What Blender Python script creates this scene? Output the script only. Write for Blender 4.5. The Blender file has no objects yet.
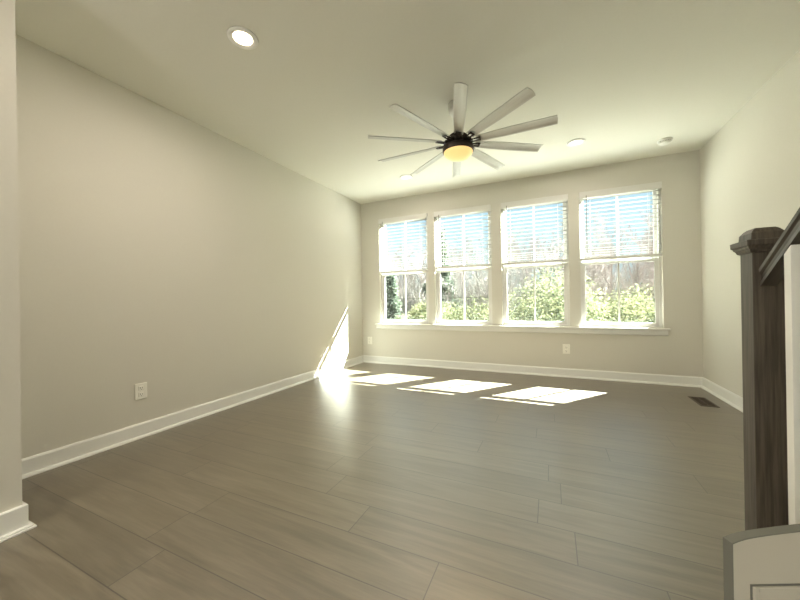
import bpy, bmesh, math, random
from mathutils import Vector, Matrix
R = math.radians
S = bpy.context.scene
col = S.collection

# ------------------------------------------------------------------ camera
cam = bpy.data.cameras.new('camera'); camo = bpy.data.objects.new('camera', cam); col.objects.link(camo)
cam.sensor_width = 36; cam.lens = 326.87/800*36; cam.clip_start = .02; cam.clip_end = 400
r_ = Vector((0.90777391, 0.41916036, -0.01584685)); u_ = Vector((0.01492693, 0.00547419, 0.9998736)); f_ = Vector((-0.41919413, 0.90789571, 0.00128745))
m = Matrix((r_, u_, -f_)).transposed().to_4x4(); m.translation = Vector((2.9787, 0, 1.0552))
camo.matrix_world = m
S.camera = camo

# ------------------------------------------------------------------ world, sun, exposure
SUN_TRAVEL = Vector((-.79, -1, -1.1)).normalized()
w = bpy.data.worlds.new('world'); S.world = w; w.use_nodes = True
nt = w.node_tree; nt.nodes.clear()
out = nt.nodes.new('ShaderNodeOutputWorld'); bg = nt.nodes.new('ShaderNodeBackground')
tc = nt.nodes.new('ShaderNodeTexCoord'); sx = nt.nodes.new('ShaderNodeSeparateXYZ'); cr = nt.nodes.new('ShaderNodeValToRGB')
nt.links.new(tc.outputs['Generated'], sx.inputs[0]); nt.links.new(sx.outputs['Z'], cr.inputs[0])
el = cr.color_ramp.elements
el[0].position = 0; el[0].color = (.80, .88, .92, 1); el[1].position = 1; el[1].color = (.30, .52, .90, 1)
e1 = el.new(.14); e1.color = (.68, .86, .97, 1); e2 = el.new(.40); e2.color = (.50, .72, .97, 1)
nt.links.new(cr.outputs[0], bg.inputs[0]); nt.links.new(bg.outputs[0], out.inputs[0])
bg.inputs[1].default_value = .45
sd = bpy.data.lights.new('sun', 'SUN'); sd.energy = 58; sd.angle = R(.53); sd.color = (1, .97, .91)
so = bpy.data.objects.new('sun', sd); col.objects.link(so)
so.rotation_euler = SUN_TRAVEL.to_track_quat('-Z', 'Y').to_euler(); so.location = (12, 20, 18)
vs = S.view_settings
vs.view_transform = 'Standard'; vs.look = 'None'; vs.gamma = 1; vs.use_curve_mapping = False
vs.exposure = 1.48
S.cycles.use_denoising = True
S.cycles.max_bounces = 12; S.cycles.diffuse_bounces = 8; S.cycles.transparent_max_bounces = 24
S.cycles.sample_clamp_indirect = 8; S.cycles.caustics_reflective = False; S.cycles.caustics_refractive = False

W, D, H = 4.562, 4.883, 2.74
YB = -4.2
FILL_PEND = 27  # energy of the added pendants behind the camera

def portal(x0, x1, z0, z1, y, face):
    l = bpy.data.lights.new('window_portal', 'AREA'); l.shape = 'RECTANGLE'; l.size = x1-x0; l.size_y = z1-z0
    l.cycles.is_portal = True
    o = bpy.data.objects.new('window_portal', l); col.objects.link(o)
    o.location = ((x0+x1)/2, y, (z0+z1)/2); o.rotation_euler = (R(-90 if face < 0 else 90), 0, 0)
OPEN = [(.352, 1.222), (1.335, 2.203), (2.343, 3.205), (3.332, 4.204)]
OZ0, OZ1 = .672, 2.43
for x0, x1 in OPEN: portal(x0, x1, OZ0, OZ1, D+.2, -1)
portal(.78, 4.3, .05, 2.45, YB-.1, 1)  # portal over the added rear opening

# ------------------------------------------------------------------ materials
def mat(name, colr, rough=.5, spec=.5, metal=0, **kw):
    mt = bpy.data.materials.new(name); mt.use_nodes = True
    b = mt.node_tree.nodes['Principled BSDF']
    b.inputs['Base Color'].default_value = (*colr, 1); b.inputs['Roughness'].default_value = rough
    b.inputs['Specular IOR Level'].default_value = spec; b.inputs['Metallic'].default_value = metal
    if 'emit' in kw:
        b.inputs['Emission Color'].default_value = (*kw['emit'], 1); b.inputs['Emission Strength'].default_value = kw['power']
    if 'noise' in kw:   # (scale vector, amount, colour b)
        sc, c2 = kw['noise']
        n = mt.node_tree.nodes; L = mt.node_tree.links
        tc = n.new('ShaderNodeTexCoord'); mp = n.new('ShaderNodeMapping'); mp.inputs['Scale'].default_value = sc
        no = n.new('ShaderNodeTexNoise'); no.inputs['Scale'].default_value = 1; no.inputs['Detail'].default_value = 6
        mx = n.new('ShaderNodeMixRGB'); mx.inputs[1].default_value = (*colr, 1); mx.inputs[2].default_value = (*c2, 1)
        rp = n.new('ShaderNodeMapRange'); rp.inputs[1].default_value = .3; rp.inputs[2].default_value = .7
        L.new(tc.outputs['Object'], mp.inputs[0]); L.new(mp.outputs[0], no.inputs[0]); L.new(no.outputs[0], rp.inputs[0])
        L.new(rp.outputs[0], mx.inputs[0]); L.new(mx.outputs[0], b.inputs['Base Color'])
        if kw.get('bump'):
            bp = n.new('ShaderNodeBump'); bp.inputs['Strength'].default_value = kw['bump']; bp.inputs['Distance'].default_value = .002
            L.new(no.outputs[0], bp.inputs['Height']); L.new(bp.outputs[0], b.inputs['Normal'])
    return mt
WALLC = (.605, .590, .525)
M = {}
M['wall'] = mat('wall_paint', WALLC, .85, .2, noise=((60, 60, 60), (.595, .580, .515)), bump=.08)
M['ceil'] = mat('ceiling_paint', (.74, .73, .66), .9, .1, noise=((50, 50, 50), (.73, .72, .65)), bump=.08)
M['trim'] = mat('white_trim_paint', (.73, .735, .70), .35, .4)
M['vinyl'] = mat('white_vinyl', (.66, .655, .62), .4, .4)
M['plate'] = mat('outlet_plastic', (.78, .77, .70), .35, .5)
M['slot'] = mat('dark_slot', (.05, .05, .05), .5)
M['bronze'] = mat('dark_bronze', (.035, .026, .02), .4, .5, .6)
M['blade'] = mat('brushed_nickel_blade', (.56, .55, .51), .40, .5, .35, noise=((3, 60, 60), (.52, .51, .47)))
M['globe'] = mat('frosted_glass_globe', (.55, .38, .18), .4, .5, emit=(1, .60, .22), power=.36)
M['lens'] = mat('lit_lens', (.9, .9, .85), .4, .5, emit=(1, .80, .55), power=3.5)
M['lens_dim'] = mat('lit_lens_soft', (.9, .9, .85), .4, .5, emit=(1, .90, .76), power=.8)
M['newel'] = mat('grey_stained_oak', (.050, .040, .030), .5, .35, noise=((120, 120, 5), (.105, .088, .068)), bump=.2)
M['rail'] = mat('dark_stained_rail', (.045, .038, .030), .35, .5, noise=((90, 5, 5), (.075, .064, .05)))
M['grille'] = mat('brown_metal_grille', (.07, .05, .035), .45, .5, .3)
M['tread'] = mat('stair_tread_oak', (.12, .09, .065), .5, .4, noise=((4, 60, 60), (.17, .13, .10)))
M['edge'] = mat('grey_green_edge_paint', (.15, .15, .125), .5, .3)
M['panel'] = mat('panel_paint', (.50, .475, .40), .5, .3)
M['smoke'] = mat('detector_plastic', (.78, .78, .74), .4, .4)

def blind_mat():
    mt = bpy.data.materials.new('white_slat'); mt.use_nodes = True; n = mt.node_tree.nodes; L = mt.node_tree.links
    b = n['Principled BSDF']; b.inputs['Base Color'].default_value = (.52, .52, .505, 1); b.inputs['Roughness'].default_value = .45
    t = n.new('ShaderNodeBsdfTranslucent'); t.inputs[0].default_value = (.85, .85, .8, 1)
    mx = n.new('ShaderNodeMixShader'); mx.inputs[0].default_value = .01
    L.new(b.outputs[0], mx.inputs[1]); L.new(t.outputs[0], mx.inputs[2]); L.new(mx.outputs[0], n['Material Output'].inputs[0]); return mt
M['slat'] = blind_mat()
def glass_mat():
    mt = bpy.data.materials.new('window_glass'); mt.use_nodes = True; n = mt.node_tree.nodes; L = mt.node_tree.links; n.clear()
    o = n.new('ShaderNodeOutputMaterial'); t = n.new('ShaderNodeBsdfTransparent'); g = n.new('ShaderNodeBsdfGlossy'); mx = n.new('ShaderNodeMixShader')
    t.inputs[0].default_value = (.90, .95, .93, 1); g.inputs['Roughness'].default_value = .02
    lw = n.new('ShaderNodeLayerWeight'); lw.inputs[0].default_value = .5
    pw = n.new('ShaderNodeMath'); pw.operation = 'POWER'; pw.inputs[1].default_value = 5; f = n.new('ShaderNodeMath'); f.operation = 'MULTIPLY_ADD'; f.inputs[1].default_value = .9; f.inputs[2].default_value = .03
    L.new(lw.outputs['Facing'], pw.inputs[0]); L.new(pw.outputs[0], f.inputs[0]); L.new(f.outputs[0], mx.inputs[0]); L.new(t.outputs[0], mx.inputs[1]); L.new(g.outputs[0], mx.inputs[2]); L.new(mx.outputs[0], o.inputs[0]); return mt
M['glass'] = glass_mat()
def screen_mat():
    mt = bpy.data.materials.new('insect_screen'); mt.use_nodes = True; n = mt.node_tree.nodes; L = mt.node_tree.links; n.clear()
    o = n.new('ShaderNodeOutputMaterial'); t = n.new('ShaderNodeBsdfTransparent'); d = n.new('ShaderNodeBsdfDiffuse'); mx = n.new('ShaderNodeMixShader')
    d.inputs[0].default_value = (.18, .19, .19, 1); mx.inputs[0].default_value = .12
    L.new(t.outputs[0], mx.inputs[1]); L.new(d.outputs[0], mx.inputs[2]); L.new(mx.outputs[0], o.inputs[0]); return mt
M['screen'] = screen_mat()
def floor_mat():
    mt = bpy.data.materials.new('taupe_oak_planks'); mt.use_nodes = True; n = mt.node_tree.nodes; L = mt.node_tree.links
    b = n['Principled BSDF']
    tc = n.new('ShaderNodeTexCoord')
    mp = n.new('ShaderNodeMapping'); mp.inputs['Location'].default_value = (5.35, .165+.2025*30, 0)
    L.new(tc.outputs['Object'], mp.inputs[0])
    def brick(mortar):
        k = n.new('ShaderNodeTexBrick'); k.offset = 0; k.offset_frequency = 2; k.squash = 1
        k.inputs['Color1'].default_value = (0, 0, 0, 1); k.inputs['Color2'].default_value = (1, 1, 1, 1); k.inputs['Mortar'].default_value = (.5, .5, .5, 1)
        k.inputs['Scale'].default_value = 1; k.inputs['Mortar Size'].default_value = mortar; k.inputs['Mortar Smooth'].default_value = 0
        k.inputs['Brick Width'].default_value = 1.22; k.inputs['Row Height'].default_value = .2025
        L.new(cb.outputs[0], k.inputs[0]); return k
    sp = n.new('ShaderNodeSeparateXYZ'); L.new(mp.outputs[0], sp.inputs[0])
    dv = n.new('ShaderNodeMath'); dv.operation = 'DIVIDE'; dv.inputs[1].default_value = .2025; L.new(sp.outputs['Y'], dv.inputs[0])
    fl = n.new('ShaderNodeMath'); fl.operation = 'FLOOR'; L.new(dv.outputs[0], fl.inputs[0])
    wn_ = n.new('ShaderNodeTexWhiteNoise'); wn_.noise_dimensions = '1D'; L.new(fl.outputs[0], wn_.inputs['W'])
    ad = n.new('ShaderNodeMath'); ad.operation = 'MULTIPLY_ADD'; ad.inputs[1].default_value = 1.22; L.new(wn_.outputs['Value'], ad.inputs[0]); L.new(sp.outputs['X'], ad.inputs[2])
    cb = n.new('ShaderNodeCombineXYZ'); L.new(ad.outputs[0], cb.inputs[0]); L.new(sp.outputs['Y'], cb.inputs[1])
    k = brick(.0019)
    # per-plank shift of the grain
    vm = n.new('ShaderNodeVectorMath'); vm.operation = 'MULTIPLY_ADD'
    L.new(k.outputs['Color'], vm.inputs[0]); vm.inputs[1].default_value = (13, 7, 5); L.new(tc.outputs['Object'], vm.inputs[2])
    def grain(scale, detail, dist, lo, hi):
        g = n.new('ShaderNodeMapping'); g.inputs['Scale'].default_value = scale; L.new(vm.outputs[0], g.inputs[0])
        no = n.new('ShaderNodeTexNoise'); no.inputs['Scale'].default_value = 1; no.inputs['Detail'].default_value = detail; no.inputs['Distortion'].default_value = dist
        L.new(g.outputs[0], no.inputs[0])
        r = n.new('ShaderNodeMapRange'); r.inputs[1].default_value = lo; r.inputs[2].default_value = hi; L.new(no.outputs[0], r.inputs[0]); return r
    g1 = grain((1.5, 17, 1), 7, .9, .28, .72); g2 = grain((7, 110, 1), 4, .6, .25, .75)
    c1 = n.new('ShaderNodeMixRGB'); c1.inputs[1].default_value = (.104, .082, .051, 1); c1.inputs[2].default_value = (.192, .160, .112, 1); L.new(g1.outputs[0], c1.inputs[0])
    c2 = n.new('ShaderNodeMixRGB'); c2.blend_type = 'MULTIPLY'; c2.inputs[0].default_value = .22
    L.new(c1.outputs[0], c2.inputs[1]); L.new(g2.outputs[0], c2.inputs[2])
    pr = n.new('ShaderNodeMapRange'); pr.inputs[3].default_value = .92; pr.inputs[4].default_value = 1.08; L.new(k.outputs['Color'], pr.inputs[0])
    c3 = n.new('ShaderNodeVectorMath'); c3.operation = 'SCALE'; L.new(c2.outputs[0], c3.inputs[0]); L.new(pr.outputs[0], c3.inputs['Scale'])
    c4 = n.new('ShaderNodeMixRGB'); c4.inputs[2].default_value = (.035, .026, .018, 1); L.new(k.outputs['Fac'], c4.inputs[0]); L.new(c3.outputs[0], c4.inputs[1])
    L.new(c4.outputs[0], b.inputs['Base Color'])
    rr = n.new('ShaderNodeMapRange'); rr.inputs[3].default_value = .34; rr.inputs[4].default_value = .44; L.new(g1.outputs[0], rr.inputs[0]); L.new(rr.outputs[0], b.inputs['Roughness'])
    b.inputs['Specular IOR Level'].default_value = 1.0; b.inputs['Coat Weight'].default_value = .7; b.inputs['Coat Roughness'].default_value = .40
    bp = n.new('ShaderNodeBump'); bp.inputs['Strength'].default_value = .12; bp.inputs['Distance'].default_value = .002; L.new(g1.outputs[0], bp.inputs['Height']); L.new(bp.outputs[0], b.inputs['Normal'])
    return mt
M['floor'] = floor_mat()

# ------------------------------------------------------------------ mesh helpers
def box(bm, x0, x1, y0, y1, z0, z1, bev=0):
    vs_ = [bm.verts.new(p) for p in ((x0,y0,z0),(x1,y0,z0),(x1,y1,z0),(x0,y1,z0),(x0,y0,z1),(x1,y0,z1),(x1,y1,z1),(x0,y1,z1))]
    fs = [bm.faces.new([vs_[i] for i in q]) for q in ((0,3,2,1),(4,5,6,7),(0,1,5,4),(1,2,6,5),(2,3,7,6),(3,0,4,7))]
    if bev:
        es = list({e for f in fs for e in f.edges}); bmesh.ops.bevel(bm, geom=es, offset=bev, segments=2, affect='EDGES', profile=.5)
def prism(bm, prof, axis, a0, a1):
    """prof: 2-D points; axis x: (y,z) profile, axis y: (x,z), axis z: (x,y)"""
    def P(p, a): return {'x': (a, p[0], p[1]), 'y': (p[0], a, p[1]), 'z': (p[0], p[1], a)}[axis]
    A = [bm.verts.new(P(p, a0)) for p in prof]; B = [bm.verts.new(P(p, a1)) for p in prof]; k = len(prof)
    bm.faces.new(A[::-1]); bm.faces.new(B)
    for i in range(k): bm.faces.new((A[i], A[(i+1) % k], B[(i+1) % k], B[i]))
    bmesh.ops.recalc_face_normals(bm, faces=bm.faces)
def lathe(bm, prof, seg=40, c=(0, 0)):
    rings = []
    for r, z in prof:
        if r < 1e-6: rings.append([bm.verts.new((c[0], c[1], z))])
        else: rings.append([bm.verts.new((c[0]+r*math.cos(2*math.pi*i/seg), c[1]+r*math.sin(2*math.pi*i/seg), z)) for i in range(seg)])
    for a, b in zip(rings, rings[1:]):
        for i in range(seg):
            j = (i+1) % seg
            q = [a[i % len(a)], a[j % len(a)], b[j % len(b)], b[i % len(b)]]
            q = list(dict.fromkeys(q))
            if len(q) > 2: bm.faces.new(q)
    bmesh.ops.recalc_face_normals(bm, faces=bm.faces)
def tube(bm, p0, p1, r0, r1=None, seg=8, cap=True):
    p0 = Vector(p0); p1 = Vector(p1); r1 = r0 if r1 is None else r1
    d = (p1-p0).normalized(); a = d.orthogonal().normalized(); b = d.cross(a)
    A = [bm.verts.new(p0+(a*math.cos(2*math.pi*i/seg)+b*math.sin(2*math.pi*i/seg))*r0) for i in range(seg)]
    B = [bm.verts.new(p1+(a*math.cos(2*math.pi*i/seg)+b*math.sin(2*math.pi*i/seg))*r1) for i in range(seg)]
    for i in range(seg): bm.faces.new((A[i], A[(i+1) % seg], B[(i+1) % seg], B[i]))
    if cap: bm.faces.new(A[::-1]); bm.faces.new(B)
def obj(name, bm, mt, parent=None, smooth=False, bevel=0, mats=None):
    me = bpy.data.meshes.new(name); bm.to_mesh(me); bm.free()
    for x in (mats or [mt]): me.materials.append(x)
    if smooth:
        for p in me.polygons: p.use_smooth = True
    o = bpy.data.objects.new(name, me); col.objects.link(o)
    if parent: o.parent = parent
    if bevel:
        md = o.modifiers.new('bevel', 'BEVEL'); md.width = bevel; md.segments = 2; md.limit_method = 'ANGLE'
    if smooth:
        try:
            md = o.modifiers.new('wn', 'WEIGHTED_NORMAL')
        except Exception: pass
    return o
def empty(name, loc, rz=0):
    o = bpy.data.objects.new(name, None); col.objects.link(o); o.location = loc; o.rotation_euler = (0, 0, rz); o.empty_display_size = .05; return o
def tag(o, label, cat, group=None, kind=None):
    o['label'] = label
    o['category'] = cat
    if group: o['group'] = group
    if kind: o['kind'] = kind
    return o
def struct(o, label=None):
    o['kind'] = 'structure'
    if label: o['label'] = label
    return o
def copy_tree(o, parent=None):
    c = o.copy(); col.objects.link(c); c.parent = parent
    for ch in list(o.children): copy_tree(ch, c)
    return c
N = bmesh.new

# ------------------------------------------------------------------ shell
def wall_with_holes(x0, x1, z0, z1, y0, y1, holes):
    bm = N()
    xs = sorted({x0, x1, *[v for h in holes for v in h[:2]]}); zs = sorted({z0, z1, *[v for h in holes for v in h[2:]]})
    solid = lambda i, j: 0 <= i < len(xs)-1 and 0 <= j < len(zs)-1 and not any(h[0] <= xs[i] < h[1] and h[2] <= zs[j] < h[3] for h in holes)
    V = {}
    def v(i, y, j):
        return V.setdefault((i, y, j), None) or V.__setitem__((i, y, j), bm.verts.new((xs[i], y, zs[j]))) or V[(i, y, j)]
    for i in range(len(xs)-1):
        for j in range(len(zs)-1):
            if not solid(i, j): continue
            bm.faces.new((v(i,y0,j), v(i+1,y0,j), v(i+1,y0,j+1), v(i,y0,j+1)))
            bm.faces.new((v(i,y1,j), v(i,y1,j+1), v(i+1,y1,j+1), v(i+1,y1,j)))
            if not solid(i-1, j): bm.faces.new((v(i,y0,j), v(i,y0,j+1), v(i,y1,j+1), v(i,y1,j)))
            if not solid(i+1, j): bm.faces.new((v(i+1,y0,j), v(i+1,y1,j), v(i+1,y1,j+1), v(i+1,y0,j+1)))
            if not solid(i, j-1): bm.faces.new((v(i,y0,j), v(i,y1,j), v(i+1,y1,j), v(i+1,y0,j)))
            if not solid(i, j+1): bm.faces.new((v(i,y0,j+1), v(i+1,y0,j+1), v(i+1,y1,j+1), v(i,y1,j+1)))
    bmesh.ops.recalc_face_normals(bm, faces=bm.faces)
    return bm
bm = N(); box(bm, -.2, W+.2, YB-.2, D+.2, -.2, 0); struct(obj('floor', bm, M['floor']))
bm = N(); box(bm, -.2, W+.2, YB-.2, D+.2, H, H+.2); struct(obj('ceiling', bm, M['ceil']))
struct(obj('wall_back', wall_with_holes(0, W, 0, H, D, D+.17, [(a, b, OZ0, OZ1) for a, b in OPEN]), M['wall']))
bm = N(); box(bm, -.17, 0, .5, D+.17, 0, H); struct(obj('wall_left', bm, M['wall']))
bm = N(); box(bm, W, W+.17, YB-.2, D+.17, 0, H); struct(obj('wall_right', bm, M['wall']))
XS, YS = .686, .652
bm = N(); box(bm, 0, XS, YB, YS, 0, H); struct(obj('wall_left_near', bm, M['wall']))
struct(obj('wall_rear', wall_with_holes(XS, W, 0, H, YB-.17, YB, [(.78, 4.3, .05, 2.45)]), M['wall']))  # opening added in the unseen rear wall for extra daylight

def base_prof(s=1, t=.016, h=.114, q=.02):   # offset from wall, height
    return [(0, 0), (s*(t+q), 0), (s*(t+q), .006), (s*(t+q*.75), .015), (s*t, q), (s*t, h-.012), (s*(t-.006), h), (0, h)]
def baseboard(name, axis, wallpos, sgn, a0, a1, t=.016, q=.02):
    bm = N(); pr = [(wallpos+p[0], p[1]) for p in base_prof(sgn, t, .114, q)]
    prism(bm, pr, axis, a0, a1); struct(obj(name, bm, M['trim']))
baseboard('baseboard_back', 'x', D, -1, 0.0, W)
baseboard('baseboard_left', 'y', 0, 1, YS, D)
baseboard('baseboard_right', 'y', W, -1, 2.1, D)
bm = N(); box(bm, XS-.1, XS+.022, YB, YS+.014, .001, .114, .003); box(bm, XS-.1, XS+.046, YB, YS+.034, 0, .008, .001); box(bm, XS-.1, XS+.038, YB, YS+.027, .004, .018, .004)
struct(obj('baseboard_left_near', bm, M['trim']))
# stool and apron under the row of windows
bm = N(); box(bm, .268, 4.258, D-.048, D, .650, .672, .004)
for a, b in OPEN: box(bm, a+.001, b-.001, D-.002, D+.06, .655, .6715)
st = struct(obj('trim_1', bm, M['trim']))
bm = N(); prism(bm, [(D, .58), (D-.012, .582), (D-.018, .592), (D-.018, .650), (D, .650)], 'x', .285, 4.241)
struct(obj('trim_2', bm, M['trim']))

# ------------------------------------------------------------------ windows
def rect_frame(bm, x0, x1, z0, z1, y0, y1, sw, tw, bw):
    box(bm, x0, x0+sw, y0, y1, z0, z1); box(bm, x1-sw, x1, y0, y1, z0, z1)
    box(bm, x0+sw, x1-sw, y0, y1, z1-tw, z1); box(bm, x0+sw, x1-sw, y0, y1, z0, z0+bw)
for i, (x0, x1) in enumerate(OPEN):
    wn = empty('window_%d' % (i+1), ((x0+x1)/2, D+.1, OZ0)); struct(wn)
    a, b = x0-wn.location.x, x1-wn.location.x; Y = -.1  # local offset of wall face
    def L_(fn):  # build in local coordinates
        bm_ = N(); fn(bm_); return bm_
    z = lambda v: v-OZ0
    def fr(bm_): rect_frame(bm_, a, b, z(OZ0), z(OZ1), Y+.055, Y+.16, .024, .024, .02)
    obj('window_frame', L_(fr), M['vinyl'], wn, bevel=.002)
    mid = 1.525
    def lo(bm_): rect_frame(bm_, a+.024, b-.024, z(.692), z(mid), Y+.066, Y+.098, .04, .038, .04)
    ls = obj('lower_sash', L_(lo), M['vinyl'], wn, bevel=.003)
    def up(bm_): rect_frame(bm_, a+.024, b-.024, z(mid-.03), z(OZ1-.024), Y+.104, Y+.136, .036, .036, .038)
    us = obj('upper_sash', L_(up), M['vinyl'], wn, bevel=.003)
    for sash, gy, g0, g1 in ((ls, Y+.082, .732, mid-.038), (us, Y+.12, mid+.008, OZ1-.06)):
        bm_ = N(); box(bm_, a+.06, b-.06, gy-.002, gy+.002, z(g0)-.005, z(g1)+.005); obj('glass_pane', bm_, M['glass'], sash)
        bm_ = N(); box(bm_, -.009, .009, gy-.011, gy-.003, z(g0), z(g1)); box(bm_, -.009, .009, gy+.003, gy+.011, z(g0), z(g1)); obj('muntin', bm_, M['vinyl'], sash)
    bm_ = N(); box(bm_, -.03, .03, Y+.07, Y+.10, z(mid), z(mid)+.012, .003); tube(bm_, (0, Y+.085, z(mid)+.01), (.03, Y+.062, z(mid)+.018), .005); obj('sash_lock', bm_, M['vinyl'], ls)
    bm_ = N(); bm_.faces.new([bm_.verts.new(p) for p in ((a+.025, Y+.145, z(.69)), (b-.025, Y+.145, z(.69)), (b-.025, Y+.145, z(1.54)), (a+.025, Y+.145, z(1.54)))]); sc = obj('insect_screen', bm_, M['screen'], wn)
    bm_ = N(); rect_frame(bm_, a+.024, b-.024, z(.69), z(1.55), Y+.142, Y+.150, .012, .012, .012); box(bm_, a+.03, b-.03, Y+.143, Y+.147, z(1.080), z(1.088)); sf = obj('screen_frame', bm_, M['edge'], sc); sf['label'] = 'thin grey screen bar and frame'

# added glazed doors, unseen behind the camera, to let in more daylight
dr = struct(empty('added_door_1', (2.54, YB-.09, .05)))
bm = N(); rect_frame(bm, -1.76, 1.76, 0, 2.4, -.05, .05, .05, .05, .05)
for xx in (-.6, .6): box(bm, xx-.04, xx+.04, -.03, .03, .05, 2.35)
obj('added_door_frame', bm, M['vinyl'], dr)
bm = N(); bm.faces.new([bm.verts.new(q) for q in ((-1.72, 0, .04), (1.72, 0, .04), (1.72, 0, 2.36), (-1.72, 0, 2.36))]); obj('glass_pane', bm, M['glass'], dr)
# ------------------------------------------------------------------ blinds
BL = ['leftmost window, nearest the left wall', 'second window from the left', 'third window from the left', 'rightmost window, nearest the right wall']
for i, (x0, x1) in enumerate(OPEN):
    cx = (x0+x1)/2; hw = (x1-x0)/2-.006
    bl = empty('window_blind', (cx, D+.02, 1.545))
    tag(bl, 'white slatted blind drawn halfway up in the '+BL[i], 'blind', 'white slatted blinds over the upper sashes')
    zz = lambda v: v-1.545
    bm = N(); box(bm, -hw, hw, -.0285, .031, zz(2.375), zz(2.425), .002); obj('headrail', bm, M['vinyl'], bl)
    bm = N(); box(bm, -hw-.004, hw+.004, -.040, -.029, zz(2.350), zz(2.428), .003)
    va = obj('valance', bm, M['vinyl'], bl)
    bm = N(); zs = []; v = 2.335
    while v > 1.70: zs.append(v); v -= .0535
    while v > (1.560 if i == 0 else 1.585): zs.append(v); v -= .030
    for v in zs:
        pr = []; n_ = 6; ti = R(4)
        top = []; bot = []
        for k in range(n_+1):
            t = -1+2*k/n_; yy = t*.0315; h_ = .0006*(1-t*t)
            c_, s_ = math.cos(ti), math.sin(ti)
            for lst, dz in ((top, .0012), (bot, -.0012)):
                lst.append((yy*c_-(h_+dz)*s_, zz(v)+yy*s_+(h_+dz)*c_))
        prism_pts = top+bot[::-1]
        A = [bm.verts.new((-hw, p[0], p[1])) for p in prism_pts]; B = [bm.verts.new((hw, p[0], p[1])) for p in prism_pts]; k_ = len(A)
        bm.faces.new(A); bm.faces.new(B[::-1])
        for q in range(k_): bm.faces.new((A[q], B[q], B[(q+1) % k_], A[(q+1) % k_]))
    obj('slats', bm, M['slat'], bl)
    bm = N(); rb = 1.512 if i == 0 else 1.538; box(bm, -hw, hw, -.031, .031, zz(rb), zz(rb+.032), .003); obj('bottom_rail', bm, M['vinyl'], bl)
    for xx in (-hw+.12, 0, hw-.12):
        bm = N()
        for yy in (-.0325, .0325): tube(bm, (xx, yy, .0), (xx, yy, zz(2.38)), .0011, seg=5)
        obj('ladder_cord', bm, M['vinyl'], bl)
    bm = N(); tube(bm, (-hw+.075, -.047, zz(2.37)), (-hw+.075, -.047, zz(1.66)), .004, seg=6); tube(bm, (-hw+.075, -.047, zz(1.66)), (-hw+.075, -.047, zz(1.64)), .006, seg=6)
    tube(bm, (-hw+.075, -.047, zz(2.37)), (-hw+.075, -.028, zz(2.385)), .003, seg=6)
    wd = obj('tilt_wand', bm, M['edge'], bl); wd['label'] = 'thin grey tilt wand'

# ------------------------------------------------------------------ ceiling fan
FX, FY = 2.272, 2.775
fan = empty('ceiling_fan', (FX, FY, 2.24)); tag(fan, 'ceiling fan with ten long silver blades and a glowing amber light bowl', 'ceiling fan')
Z0 = 2.24
bm = N(); lathe(bm, [(0, H-Z0), (.078, H-Z0), (.078, H-Z0-.055), (.072, H-Z0-.080), (.02, H-Z0-.085), (0, H-Z0-.085)]); o = obj('canopy', bm, M['blade'], fan, True)
bm = N(); tube(bm, (0, 0, .2), (0, 0, H-Z0-.05), .014, seg=14); obj('downrod', bm, M['bronze'], fan, True)
bm = N(); lathe(bm, [(0, .27), (.03, .27), (.034, .245), (.075, .225), (.094, .205), (.096, .135), (.115, .13), (.115, .12), (0, .12)]); obj('motor_housing', bm, M['bronze'], fan, True)
bm = N(); lathe(bm, [(0, .132), (.126, .132), (.132, .125), (.132, .09), (.126, .083), (0, .083)]); obj('light_rim', bm, M['bronze'], fan, True)
bm = N(); lathe(bm, [(.124, .086)]+[(.124*math.cos(t), .086-.066*math.sin(t)) for t in [R(a) for a in (10, 20, 30, 40, 50, 60, 70, 80)]]+[(0, .020)]); g = obj('light_bowl', bm, M['globe'], fan, True); g['label'] = 'glowing amber glass bowl'
ZB = .164
def blade_bm(pitch):
    bm = N(); segs = 14; r0, r1 = .155, .772; hw = .046
    rows = []
    for i in range(segs+1):
        t = i/segs; x = r0+(r1-r0)*t; w_ = hw*(.80+.2*min(1, t*2.2))
        if i == segs: w_ *= .985
        row = []
        for k in range(9):
            s = -1+2*k/8; row.append((x+(.003 if i == segs else 0)*(1-abs(s)) , s*w_, .010*(1-s*s)))
        rows.append(row)
    def V(p, dz):
        y, z_ = p[1], p[2]+dz
        c, s = math.cos(pitch), math.sin(pitch)
        return bm.verts.new((p[0], y*c-z_*s, y*s+z_*c))
    T = [[V(p, .003) for p in r] for r in rows]; B = [[V(p, -.003) for p in r] for r in rows]
    for i in range(segs):
        for k in range(8):
            bm.faces.new((T[i][k], T[i+1][k], T[i+1][k+1], T[i][k+1])); bm.faces.new((B[i][k], B[i][k+1], B[i+1][k+1], B[i+1][k]))
        bm.faces.new((T[i][0], B[i][0], B[i+1][0], T[i+1][0])); bm.faces.new((T[i][8], T[i+1][8], B[i+1][8], B[i][8]))
    for r_i in (0, segs):
        for k in range(8):
            bm.faces.new((T[r_i][k], T[r_i][k+1], B[r_i][k+1], B[r_i][k]))
    bmesh.ops.recalc_face_normals(bm, faces=bm.faces)
    return bm
def bracket_bm(pitch):
    bm = N(); c, s = math.cos(pitch), math.sin(pitch)
    for sy in (-1, 1):
        box(bm, .085, .195, sy*.016-.005, sy*.016+.005, -.010, -.002)
    box(bm, .180, .195, -.021, .021, -.010, -.002); box(bm, .08, .12, -.024, .024, -.014, .010)
    for v in bm.verts:
        t = min(1, max(0, (v.co.x-.1)/.08)); cc, ss = math.cos(pitch*t), math.sin(pitch*t)
        y, z_ = v.co.y, v.co.z; v.co.y = y*cc-z_*ss; v.co.z = y*ss+z_*cc
    return bm
PITCH = R(-16)
b0 = obj('blade', blade_bm(PITCH), M['blade'], fan, True); k0 = obj('bracket', bracket_bm(PITCH), M['bronze'], b0); k0['label'] = 'dark forked bracket'
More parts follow.
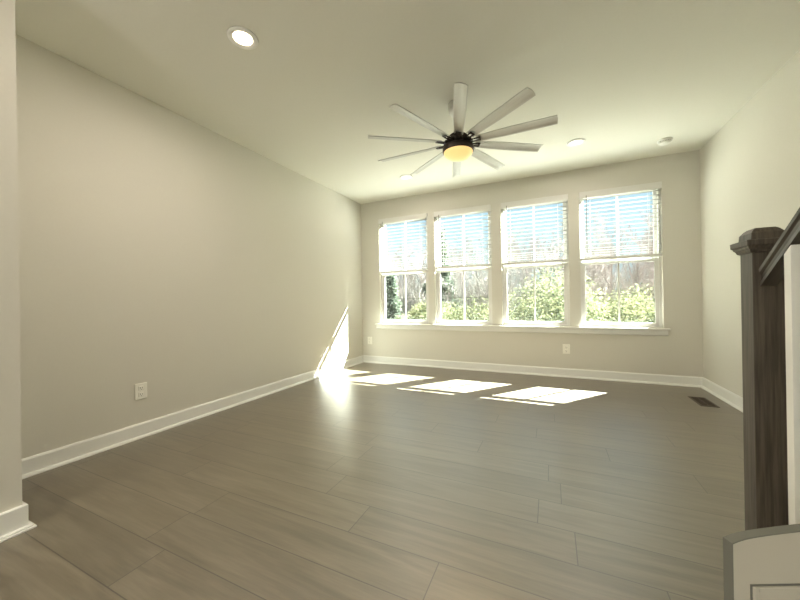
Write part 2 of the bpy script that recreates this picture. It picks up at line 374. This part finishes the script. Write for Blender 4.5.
for k in range(10):
    b = b0 if k == 0 else copy_tree(b0, fan)
    b.location = (0, 0, ZB); b.rotation_euler = (0, 0, R(-74+36*k))
pl_ = bpy.data.lights.new('fan_lamp', 'SPOT'); pl_.energy = 10; pl_.spot_size = R(160); pl_.spot_blend = .8; pl_.color = (1, .72, .42); pl_.shadow_soft_size = .09
po = bpy.data.objects.new('fan_lamp', pl_); col.objects.link(po); po.location = (FX, FY, 2.12)

# ------------------------------------------------------------------ recessed lights, smoke detector
def downlight(x, y, label, lens, watts, c=(1, .88, .76)):
    t = empty('recessed_light', (x, y, H)); tag(t, label, 'ceiling light', 'round recessed ceiling lights')
    bm = N(); lathe(bm, [(.056, 0), (.092, 0), (.090, -.006), (.078, -.011), (.064, -.008), (.056, -.001)]); obj('trim_ring', bm, M['smoke'], t, True)
    bm = N(); lathe(bm, [(0, .0), (.058, .0), (.058, -.0030), (0, -.0045)]); obj('lens', bm, lens, t, True)
    if watts:
        l = bpy.data.lights.new('recessed_lamp', 'AREA'); l.shape = 'DISK'; l.size = .10; l.energy = watts; l.color = c
        o = bpy.data.objects.new('recessed_lamp', l); col.objects.link(o); o.location = (x, y, H-.013)
downlight(1.225, 1.478, 'brightly lit warm recessed light at upper left, nearest the camera', M['lens'], 9)
downlight(3.250, 4.035, 'round recessed ceiling light right of the fan, toward the windows', M['lens_dim'], 3)
downlight(1.205, 4.105, 'round recessed ceiling light beside the fan blade tips near left window', M['lens_dim'], 3)
# added recessed lights, unseen behind the camera, to brighten the room
for k, (x, y) in enumerate([(1.5, -1.9), (3.4, -1.9)]):
    downlight(x, y, 'added recessed light unseen behind the camera, on the '+('left' if k == 0 else 'right'), M['lens'], 5)
for k, (x, y) in enumerate([(1.31, -1.8), (1.12, -3.1)]):  # made-up pendants, out of view, filling light onto ceiling and walls
    t = empty('added_pendant', (x, y, H)); tag(t, 'added pendant light unseen behind the camera, '+('nearer the room' if k == 0 else 'nearer the added rear doors'), 'pendant light', 'added fill pendants behind the camera')
    bm = N(); lathe(bm, [(0, 0), (.06, 0), (.06, -.02), (0, -.025)]); obj('canopy', bm, M['bronze'], t, True)
    bm = N(); tube(bm, (0, 0, -.02), (0, 0, -.82), .004); obj('cord', bm, M['bronze'], t)
    bm = N(); lathe(bm, [(0, -.80), (.03, -.80), (.03, -.86), (0, -.86)]); obj('socket', bm, M['bronze'], t)
    l = bpy.data.lights.new('added_fill_lamp', 'POINT'); l.energy = FILL_PEND; l.color = (1, .93, .84); l.shadow_soft_size = .12
    o = bpy.data.objects.new('added_fill_lamp', l); col.objects.link(o); o.location = (x, y, H-1.0)
sm = empty('smoke_detector', (4.12, 4.415, H)); tag(sm, 'small white smoke detector on ceiling near the right wall', 'smoke detector')
bm = N(); lathe(bm, [(0, 0), (.068, 0), (.068, -.012), (.060, -.016), (0, -.016)]); obj('mounting_base', bm, M['smoke'], sm, True)
bm = N(); lathe(bm, [(0, -.014), (.056, -.016), (.054, -.030), (.044, -.040), (0, -.042)]); bd = obj('body', bm, M['smoke'], sm, True)
bm = N()
for k in range(14):
    a = 2*math.pi*k/14; tube(bm, (.0555*math.cos(a), .0555*math.sin(a), -.020), (.0555*math.cos(a+.3), .0555*math.sin(a+.3), -.020), .002, seg=4)
obj('vent_slot', bm, M['slot'], bd)

# ------------------------------------------------------------------ outlets and floor vent
def outlet(loc, rz, label):
    t = empty('wall_outlet', loc, rz); tag(t, label, 'outlet', 'white duplex wall outlets')   # faces local -y
    bm = N(); box(bm, -.043, .043, -.007, 0, -.063, .063, .003); pl = obj('cover_plate', bm, M['plate'], t)
    for s in (1, -1):
        bm = N(); box(bm, -.019, .019, -.010, -.006, s*.025-.017, s*.025+.017, .003); rc = obj('socket', bm, M['plate'], t)
        bm = N(); box(bm, -.009, -.006, -.0106, -.0099, s*.025-.004, s*.025+.008); box(bm, .006, .009, -.0106, -.0099, s*.025-.004, s*.025+.006); box(bm, -.0025, .0025, -.0106, -.0099, s*.025-.013, s*.025-.008); obj('slot', bm, M['slot'], rc)
    bm = N(); tube(bm, (0, -.0085, 0), (0, -.0068, 0), .004, seg=10); obj('screw', bm, M['plate'], t)
outlet((0, 1.495, .366), R(90), 'white duplex outlet on the left wall above the baseboard')
outlet((3.155, D, .372), 0, 'white duplex outlet under the third and fourth windows')
outlet((.143, D, .375), 0, 'small white outlet on the window wall in the left corner')
fv = empty('floor_vent', (4.335, 4.205, 0)); tag(fv, 'brown metal floor vent set in planks by the right wall', 'floor vent')
bm = N(); rect_frame(bm, -.07, .07, -.165, .165, 0, .004, .016, .016, .016)
for v in bm.verts: v.co = Vector((v.co.x, v.co.z, v.co.y))
bmesh.ops.recalc_face_normals(bm, faces=bm.faces)
obj('rim', bm, M['grille'], fv)
bm = N(); box(bm, -.055, .055, -.15, .15, .0003, .001); obj('duct_opening', bm, M['slot'], fv)
bm = N()
for k in range(18):
    yy = -.146+k*.0172; box(bm, -.055, .055, yy-.002, yy+.002, .001, .0036)
box(bm, -.003, .003, -.15, .15, .001, .0038)
obj('louvers', bm, M['grille'], fv)

# ------------------------------------------------------------------ staircase
nx0, nx1, ny0, ny1 = 3.712, 3.804, 1.769, 1.879; ncx, ncy = (nx0+nx1)/2, (ny0+ny1)/2; hw = (nx1-nx0)/2
nw = empty('newel_post', (ncx, ncy, 0)); tag(nw, 'dark grey-stained wooden newel post with a stepped cap', 'newel post')
bm = N(); box(bm, -hw, hw, -hw, hw, 0, 1.232, .002); obj('shaft', bm, M['newel'], nw)
def sq(bm, prof):
    rings = [[bm.verts.new((sx*r, sy*r, z)) for sx, sy in ((-1,-1),(1,-1),(1,1),(-1,1))] for r, z in prof]
    bm.faces.new(rings[0][::-1]); bm.faces.new(rings[-1])
    for a, b in zip(rings, rings[1:]):
        for i in range(4): bm.faces.new((a[i], a[(i+1) % 4], b[(i+1) % 4], b[i]))
bm = N(); sq(bm, [(hw+.002, 1.223), (hw+.008, 1.227), (hw+.012, 1.238), (hw+.016, 1.241), (hw+.018, 1.249), (hw+.023, 1.252), (hw+.024, 1.274), (hw+.004, 1.275), (hw+.002, 1.303), (hw-.008, 1.317), (hw-.016, 1.324)])
obj('cap', bm, M['newel'], nw, bevel=.0015)
# handrail, rising toward the camera
RX = 3.754; SL = .77
rail = empty('stair_handrail', (RX, ny0, 1.169)); tag(rail, 'dark wooden stair handrail sloping down to the newel post', 'handrail')
bm = N(); L0 = 1.75; k = math.sqrt(1+SL*SL)
prof = [(-.024, -.064), (.024, -.064), (.024, -.050), (.016, -.040), (.019, -.028), (.026, -.021), (.028, -.010), (.022, -.002), (.010, .002), (-.010, .002), (-.022, -.002), (-.028, -.010), (-.026, -.021), (-.019, -.028), (-.016, -.040), (-.024, -.050)]
A = [bm.verts.new((p[0], 0, p[1]*k)) for p in prof]; B = [bm.verts.new((p[0], -L0, L0*SL+p[1]*k)) for p in prof]
bm.faces.new(A); bm.faces.new(B[::-1])
for i in range(len(A)): bm.faces.new((A[i], B[i], B[(i+1) % len(A)], A[(i+1) % len(A)]))
bmesh.ops.recalc_face_normals(bm, faces=bm.faces)
obj('rail_profile', bm, M['rail'], rail)
# stairs
stair = empty('staircase', (4.1, 1.54, 0)); tag(stair, 'white staircase with dark treads along the right wall behind the newel', 'staircase')
RUN, RISE = .245, .19
SX0, SX1 = 3.725-4.1, W-.002-4.1
for k in range(7):
    y1 = -k*RUN
    bm = N(); box(bm, SX0, SX1, y1-RUN-.02, y1+.02, (k+1)*RISE-.028, (k+1)*RISE, .004); obj('tread', bm, M['tread'], stair)
    bm = N(); box(bm, SX0+.004, SX1, y1-.018, y1, k*RISE, (k+1)*RISE-.028); obj('riser', bm, M['trim'], stair)
bm = N(); pts = [(0, 0)]
for k in range(7): pts += [(-k*RUN, (k+1)*RISE-.03), (-(k+1)*RUN, (k+1)*RISE-.03)]
pts.append((-7*RUN, 0)); prism(bm, pts, 'x', SX0+.004, SX0+.03); obj('side_panel', bm, M['trim'], stair)
for k in range(5):
    y = 1.603-.1225*k; step = max(0, math.floor((1.54+.02-y)/RUN)+1); zb = step*RISE
    zt = 1.169+SL*(ny0-y)-.086
    bm = N(); prism(bm, [(-.0185, 0), (.0185, 0), (.0185, zt-zb), (-.0185, zt-zb)], 'y', -.0185, .0185)
    for v in bm.verts:
        if v.co.z > .1: v.co.z += -SL*v.co.y
    o = obj('stair_baluster', bm, M['trim'], None, bevel=.001); o.location = (3.748, y, zb)
    tag(o, 'square white baluster under the handrail, '+['nearest the newel post', 'second from the newel post', 'third from the newel post', 'fourth from the newel post', 'fifth from the newel post'][k], 'baluster', 'square white stair balusters')

# ------------------------------------------------------------------ low panelled board, bottom right corner
dirv = Vector((.908, .419, 0)).normalized()
pa = empty('panelled_low_screen', (3.324, .931, 0), math.atan2(dirv.y, dirv.x)); tag(pa, 'low white panelled board with thin grey edge at bottom right corner', 'panel')
LEN = .44; TH = .018
def topz(s): return .522+.010*(1-math.exp(-s/.025))+.10*s
n_ = 30; T = [(LEN*(i/n_)**1.6, topz(LEN*(i/n_)**1.6)) for i in range(n_+1)]
bm = N(); prism(bm, [(0, 0), (LEN, 0)]+T[::-1], 'y', 0, TH); obj('board', bm, M['panel'], pa)
bm = N(); outl = [(0, 0)]+T
A = [[bm.verts.new((x, y, z)) for x, z, y in ((p[0], p[1], -.001), (p[0]-.002 if i < 2 else p[0], p[1]+(.002 if i else 0), 0), (p[0]-.002 if i < 2 else p[0], p[1]+(.002 if i else 0), TH+.001), (p[0], p[1], TH+.001))] for i, p in enumerate(outl)]
for a_, b_ in zip(A, A[1:]):
    for i in range(4): bm.faces.new((a_[i], b_[i], b_[(i+1) % 4], a_[(i+1) % 4]))
bm.faces.new(A[0]); bm.faces.new(A[-1][::-1]); bmesh.ops.recalc_face_normals(bm, faces=bm.faces)
e = obj('edge_band', bm, M['edge'], pa); e['label'] = 'thin grey edge band'
bm = N(); rect_frame(bm, .040, LEN-.04, .08, .432, -.005, .001, .010, .010, .010); e = obj('inset_line', (lambda q: (rect_frame(q, .036, LEN-.036, .076, .436, -.0015, .001, .0035, .0035, .0035), q)[1])(N()), M['edge'], pa)
e = obj('inset_moulding', bm, M['panel'], pa, bevel=.002)

# ------------------------------------------------------------------ outdoors
GZ = -3.0
def leaf_mat(name, c, c2, tr=.35):
    mt = bpy.data.materials.new(name); mt.use_nodes = True; n = mt.node_tree.nodes; L = mt.node_tree.links; n.clear()
    o = n.new('ShaderNodeOutputMaterial'); d = n.new('ShaderNodeBsdfDiffuse'); t = n.new('ShaderNodeBsdfTranslucent'); mx = n.new('ShaderNodeMixShader')
    tc = n.new('ShaderNodeTexCoord'); no = n.new('ShaderNodeTexNoise'); no.inputs['Scale'].default_value = 2.2; no.inputs['Detail'].default_value = 4
    mr = n.new('ShaderNodeMapRange'); mr.inputs[1].default_value = .35; mr.inputs[2].default_value = .65
    cm = n.new('ShaderNodeMixRGB'); cm.inputs[1].default_value = (*c, 1); cm.inputs[2].default_value = (*c2, 1)
    L.new(tc.outputs['Object'], no.inputs[0]); L.new(no.outputs[0], mr.inputs[0]); L.new(mr.outputs[0], cm.inputs[0])
    L.new(cm.outputs[0], d.inputs[0]); L.new(cm.outputs[0], t.inputs[0]); mx.inputs[0].default_value = tr
    L.new(d.outputs[0], mx.inputs[1]); L.new(t.outputs[0], mx.inputs[2]); L.new(mx.outputs[0], o.inputs[0]); return mt
M['leaf'] = leaf_mat('yellow_green_leaves', (.085, .105, .06), (.27, .27, .15), .35)
M['fir'] = leaf_mat('dark_evergreen', (.09, .115, .09), (.21, .235, .18), .3)
M['bark'] = mat('grey_bark', (.15, .145, .13), .9, .1, noise=((2, 2, 1), (.42, .40, .37)))
M['bark2'] = mat('purple_brown_bark', (.19, .165, .155), .9, .1, noise=((2, 2, 1), (.40, .345, .33)))
M['twig'] = mat('pale_twig_bark', (.13, .12, .10), .9, .1, noise=((.9, .9, .9), (.42, .39, .34)))
M['soil'] = mat('leaf_litter', (.11, .085, .06), .95, .1, noise=((.6, .6, .6), (.16, .14, .09)))
bm = N(); box(bm, -60, 70, D+1.5, 120, GZ-.5, GZ); g = obj('ground', bm, M['soil']); g['kind'] = 'structure'

def branch_mesh(name, seed, height, mt, tw=1.0, spread=1.0):
    rnd = random.Random(seed); V = []; F = []
    def seg(p0, p1, r0, r1, n):
        d = (p1-p0)
        if d.length < 1e-5: return
        d.normalize(); a = d.orthogonal().normalized(); b = d.cross(a); base = len(V)
        for p, r in ((p0, r0), (p1, r1)):
            for i in range(n):
                t = 2*math.pi*i/n; V.append(p+(a*math.cos(t)+b*math.sin(t))*r)
        for i in range(n): F.append((base+i, base+(i+1) % n, base+n+(i+1) % n, base+n+i))
    def grow(p, d, L, r, lev):
        n = 6 if lev == 0 else (4 if lev == 1 else 3); steps = 7 if lev == 0 else (5 if lev == 1 else (4 if lev == 2 else 3)); q = p.copy(); dd = d.copy()
        for s in range(steps):
            t0, t1 = s/steps, (s+1)/steps
            dd = (dd+Vector((rnd.uniform(-1, 1), rnd.uniform(-1, 1), rnd.uniform(-.4, .9)))*(.10 if lev == 0 else .22)).normalized()
            q2 = q+dd*(L/steps); ra, rb = r*(1-.75*t0), r*(1-.75*t1)
            seg(q, q2, ra, rb, n)
            if lev < 3 and (lev > 0 or t1 > .25):
                nb = {0: 3, 1: 3, 2: 2}[lev]
                for _ in range(nb):
                    ang = rnd.uniform(0, 2*math.pi); a = dd.orthogonal().normalized(); b = dd.cross(a); side = a*math.cos(ang)+b*math.sin(ang)
                    nd = (dd*rnd.uniform(.6, 1.1)+side*rnd.uniform(.6, 1.0)*spread+Vector((0, 0, .25))).normalized()
                    grow(q2-dd*rnd.uniform(0, L/steps), nd, L*rnd.uniform(.32, .5)*(1-.35*t1), max(rb*.55, .006*tw), lev+1)
            q = q2
    grow(Vector((0, 0, 0)), Vector((0, 0, 1)), height, height*.014, 0)
    me = bpy.data.meshes.new(name); me.from_pydata([tuple(v) for v in V], [], F); me.update(); me.materials.append(mt)
    return me
def leaf_mesh(name, seed, n, rx, rz, leaf, mt, cone=False):
    rnd = random.Random(seed); V = []; F = []
    blobs = [(Vector((rnd.uniform(-.7, .7)*rx, rnd.uniform(-.7, .7)*rx, rz*rnd.uniform(.35, 1.6))), rnd.uniform(.3, .55)*rx) for _ in range(14)]
    for i in range(n):
        if cone:
            t = rnd.random()**1.3; a = rnd.uniform(0, 2*math.pi); tier = .75+.25*math.cos(t*42)
            rr = rx*(1-t)*tier*math.sqrt(rnd.uniform(.25, 1)); p = Vector((rr*math.cos(a), rr*math.sin(a), rz*2*t+.3-rr*.25))
        else:
            c, br = rnd.choice(blobs); d = Vector((rnd.gauss(0, 1), rnd.gauss(0, 1), rnd.gauss(0, 1))).normalized(); p = c+d*br*rnd.uniform(.55, 1.05)
            if p.z < .02: p.z = rnd.uniform(.02, .5)
        d = Vector((rnd.gauss(0, 1), rnd.gauss(0, 1), rnd.gauss(-.2, .7))).normalized(); s = d.orthogonal().normalized(); s = (Matrix.Rotation(rnd.uniform(0, 6.3), 3, d) @ s)
        L = leaf*rnd.uniform(.6, 1.4); b = len(V)
        V += [p, p+d*L*.5+s*L*.17, p+d*L, p+d*L*.5-s*L*.17]; F.append((b, b+1, b+2, b+3))
    me = bpy.data.meshes.new(name); me.from_pydata([tuple(v) for v in V], [], F); me.update(); me.materials.append(mt); return me
def link(name, me, loc, rz=0, sc=1):
    o = bpy.data.objects.new(name, me); col.objects.link(o); o.location = loc; o.rotation_euler = (0, 0, rz); o.scale = (sc, sc, sc); return o
rnd = random.Random(7)
trees = [branch_mesh('bare_tree_mesh', 10+i, 7.2, M['bark'] if i % 2 else M['bark2'], 1.3) for i in range(5)]
def which(x, y):   # which window a thing outdoors is seen through
    xw = 2.98+(x-2.98)*(D+.1)/y
    return xw
BAND = [(-99, 1.28, 'leftmost window'), (1.28, 2.27, 'second window from the left'), (2.27, 3.27, 'third window from the left'), (3.27, 99, 'rightmost window')]
def band(x, y):
    xw = which(x, y)
    for a, b, nme in BAND:
        if a <= xw < b: return nme
hgt = lambda xw: {0: 1.0, 1: .95, 2: .93, 3: 1.0}[0 if xw < 1.28 else 1 if xw < 2.27 else 2 if xw < 3.27 else 3]
for row, (y, nn, s) in enumerate([(14, 5, .62), (17, 10, .74), (20, 13, .86), (24, 15, .95), (29, 18, 1.1)]):
    for i in range(nn):
        sl = -.62+.98*(i+.5)/nn+rnd.uniform(-.02, .02)
        yy = y+rnd.uniform(-1.2, 1.2); x = 2.98+sl*yy
        o = link('bare_tree', trees[rnd.randrange(5)], (x, yy, GZ), rnd.uniform(0, 6.28), s*rnd.uniform(.85, 1.12))
        b_ = band(x, yy)
        tag(o, 'bare leafless tree in the grey winter woods outside the '+b_, 'tree', 'bare trees outside the '+b_)
# thicket of thin twigs that fills the woods' lower part
V = []; F = []
for i in range(9000):
    yy = rnd.uniform(17, 30); x = 2.98+rnd.uniform(-.66, .40)*yy; z0 = GZ+rnd.uniform(0, 4.6)*(yy/24); L = rnd.uniform(.8, 2.2)
    p = Vector((x, yy, z0)); d = Vector((rnd.gauss(0, .45), rnd.gauss(0, .3), 1)).normalized(); s = Vector((1, 0, 0)) if i % 2 else Vector((.7, .7, 0))
    q = p+d*L; r = rnd.uniform(.008, .02); b = len(V)
    sx = Vector((r, 0, 0)); sy = Vector((-r/2, r*.87, 0)); sz = Vector((-r/2, -r*.87, 0))
    V += [p+sx, p+sy, p+sz, q+sx*.3, q+sy*.3, q+sz*.3]; F += [(b, b+1, b+4, b+3), (b+1, b+2, b+5, b+4), (b+2, b, b+3, b+5)]
me = bpy.data.meshes.new('thicket'); me.from_pydata([tuple(v) for v in V], [], F); me.update(); me.materials.append(M['twig'])
o = bpy.data.objects.new('brush_thicket', me); col.objects.link(o); tag(o, 'purple-brown thicket of thin bare twigs filling the woods outside', 'brush', kind='stuff')
# yellow-green bushes
bush = [leaf_mesh('bush_mesh', 40+i, 24000, 1.7, 1.9, .095, M['leaf']) for i in range(3)]
spots = [(4.45, 13.2, 1.36, 'bright yellow-green bush in the left half of the rightmost window'), (6.7, 14.6, 1.36, 'yellow-green bush in the right half of the rightmost window'),
         (2.75, 13.8, 1.24, 'yellow-green bush in the right half of the third window from the left'), (1.45, 13.0, 1.15, 'yellow-green bush in the left half of the third window from the left'),
         (.25, 13.0, 1.26, 'low yellow-green bush in the right half of the second window from the left'), (-1.2, 12.6, 1.18, 'low yellow-green bush in the left half of the second window from the left')]
for i, (x, y, s, lb) in enumerate(spots):
    o = link('leafy_bush', bush[i % 3], (x, y, GZ), rnd.uniform(0, 6), s); tag(o, lb, 'bush', 'yellow-green bushes outside')
fir = leaf_mesh('fir_mesh', 71, 9000, 1.9, 3.1, .30, M['fir'], True)
for (x, y, s, lb) in [(-3.75, 13.6, .80, 'dark green evergreen at the left of the leftmost window'), (-3.1, 19.0, 1.25, 'tall grey-green evergreen seen through the blind of the second window from the left')]:
    o = link('evergreen_tree', fir, (x, y, GZ), 0, s); tag(o, lb, 'tree')
